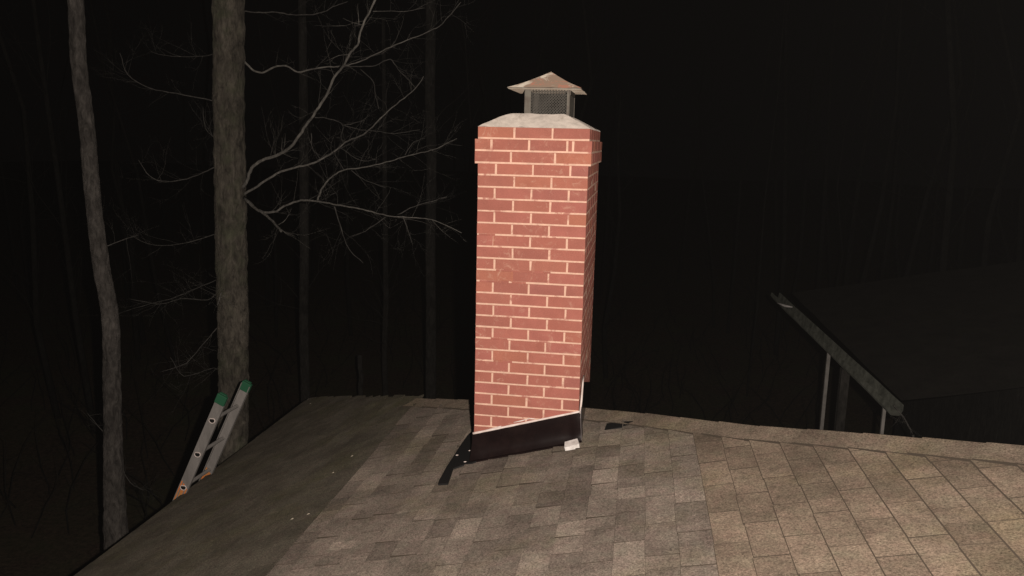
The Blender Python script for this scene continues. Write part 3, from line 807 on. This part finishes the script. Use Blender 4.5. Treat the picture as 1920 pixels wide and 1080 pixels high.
# ------------------------------------------------------------ railing beyond the hip on the right
HZ = -2.45
def onZ(u, v, z): return hit(u, v, Vector((0, 0, 1)), z)
p_n = onZ(1680, 758, HZ); p_f = onZ(1462, 556, HZ)
rl = empty('porch', Vector((p_n.x+2, p_n.y+2, GZ)), label='dim neighbouring porch roof with a grey gutter on thin white posts beyond the roof hip', cat='porch')
p_f = p_n + (p_f-p_n)*1.06; d = p_f-p_n
GX = p_n.x
def gut(t0, t1_, w_, h_):
    g = MB(); a_ = p_n+d*t0; b2_ = p_n+d*t1_; n = 16; prof_ = [(-w_/2, 0), (-w_/2-.01, -h_*.45), (-w_*.25, -h_), (w_*.3, -h_), (w_/2, -h_*.5), (w_/2, 0), (w_/2-.012, 0), (w_*.3, -h_*.7), (-w_*.25, -h_*.7), (-w_/2+.012, 0)]
    for k_ in range(n):
        pa_ = a_.lerp(b2_, k_/n); pb_ = a_.lerp(b2_, (k_+1)/n)
        za = .012*noise.noise(Vector((pa_.y*1.3, 0, 0))); zb_ = .012*noise.noise(Vector((pb_.y*1.3, 0, 0)))
        m_ = len(prof_)
        vs_ = [pa_+Vector((x, 0, z+za)) for x, z in prof_]+[pb_+Vector((x, 0, z+zb_)) for x, z in prof_]
        g.poly(vs_, [(i, (i+1) % m_, m_+(i+1) % m_, m_+i) for i in range(m_)])
        if k_ == 0: g.poly(vs_[:m_], [(0, 1, 2, 7+1), (2, 3, 7, 8), (3, 4, 5, 6)])
    return g
gut(0, 1.0, .14, .11).build('gutter', M['rail'], rl)
pr_ = MB(); n = 14; m_ = 22
vs = []
for i in range(n+1):
    for j in range(m_+1):
        x = GX+.06+5.2*i/n; y = p_n.y+.05+(p_f.y-p_n.y-.05)*j/m_
        vs.append((x, y, HZ+.02+.2*(x-GX-.06)+.02*noise.noise(Vector((x, y, 0)))))
pr_.poly(vs, [(i*(m_+1)+j, i*(m_+1)+j+1, (i+1)*(m_+1)+j+1, (i+1)*(m_+1)+j) for i in range(n) for j in range(m_)], 0, True)
x1_ = GX+.06+5.2; z1_ = HZ+.02+.2*5.2
pr_.poly([(x1_, p_n.y+.05, z1_), (x1_, p_f.y, z1_), (x1_+5, p_f.y, HZ), (x1_+5, p_n.y+.05, HZ)], [(0, 1, 2, 3)])
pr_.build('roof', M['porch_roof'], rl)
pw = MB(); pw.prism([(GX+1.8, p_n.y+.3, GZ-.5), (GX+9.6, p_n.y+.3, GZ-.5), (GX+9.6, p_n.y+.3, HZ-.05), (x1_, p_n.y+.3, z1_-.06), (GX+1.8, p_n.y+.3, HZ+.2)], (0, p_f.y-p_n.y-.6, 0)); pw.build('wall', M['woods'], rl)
def upright(u, v, vb, wpx, mat, name):
    # on the line of the rail at image column u
    best = min((p_n + d*t/400 for t in range(401)), key=lambda q: abs(960+FPX*(q-CAMP).dot(RT)/(q-CAMP).dot(F) - u))
    w_ = wpx*(best-CAMP).dot(F)/FPX
    m_ = MB(); m_.bar(best+Vector((0, 0, -.125)), Vector((best.x, best.y, GZ)), w_, w_, Vector((0, 1, 0))); m_.build(name, M[mat], rl)
upright(1556, 660, 800, 6.0, 'paint', 'downpipe'); upright(1661, 765, 810, 5.5, 'paint', 'downpipe'); upright(1587, 690, 760, 15, 'farbark', 'post')
mb = MB(); q = onZ(1473, 574, HZ+.05); mb.tube([q+Vector((-.10, .12, .02)), q, q+Vector((.09, -.05, .0))], [.012, .02, .01], 6); mb.build('gutter_glint', M['white'], rl)  # white piece added to stand for the glint at the gutter's far end
mb = MB(); a = onY(1676, 760, p_n.y-.03); b_ = onY(1712, 815, p_n.y+.1)
tw = [a, a.lerp(b_, .4)+Vector((.02, 0, 0)), b_]
mb.tube(tw, [.006, .007, .009], 6); mb.tube([b_, onY(1716, 840, p_n.y+.2), onY(1700, 900, p_n.y+.2), Vector((b_.x, b_.y, GZ))], [.009, .010, .012, .02], 6)
sub_twigs(mb, chain(tw, 4), .003, 5, .25, 1)
mb.build('sapling', M['twig'], label='thin dry twig rising to the near end of the grey porch gutter', cat='sapling')

# ------------------------------------------------------------ thin scattering volume, added so the flash lifts the blacks
hz = MB(); hz.box((-70, -60, GZ-4), (70, 80, 22))
m = bpy.data.materials.new('black_lift'); m.use_nodes = True; t = m.node_tree; t.nodes.remove(t.nodes['Principled BSDF'])
v = t.nodes.new('ShaderNodeVolumePrincipled'); v.inputs['Density'].default_value = 6.5e-5; v.inputs['Color'].default_value = (.95, .95, .95, 1)
t.links.new(v.outputs[0], t.nodes['Material Output'].inputs['Volume'])
hz.build('black_lift_volume', m, kind='stuff', label='thin scattering volume added to lift the blacks')
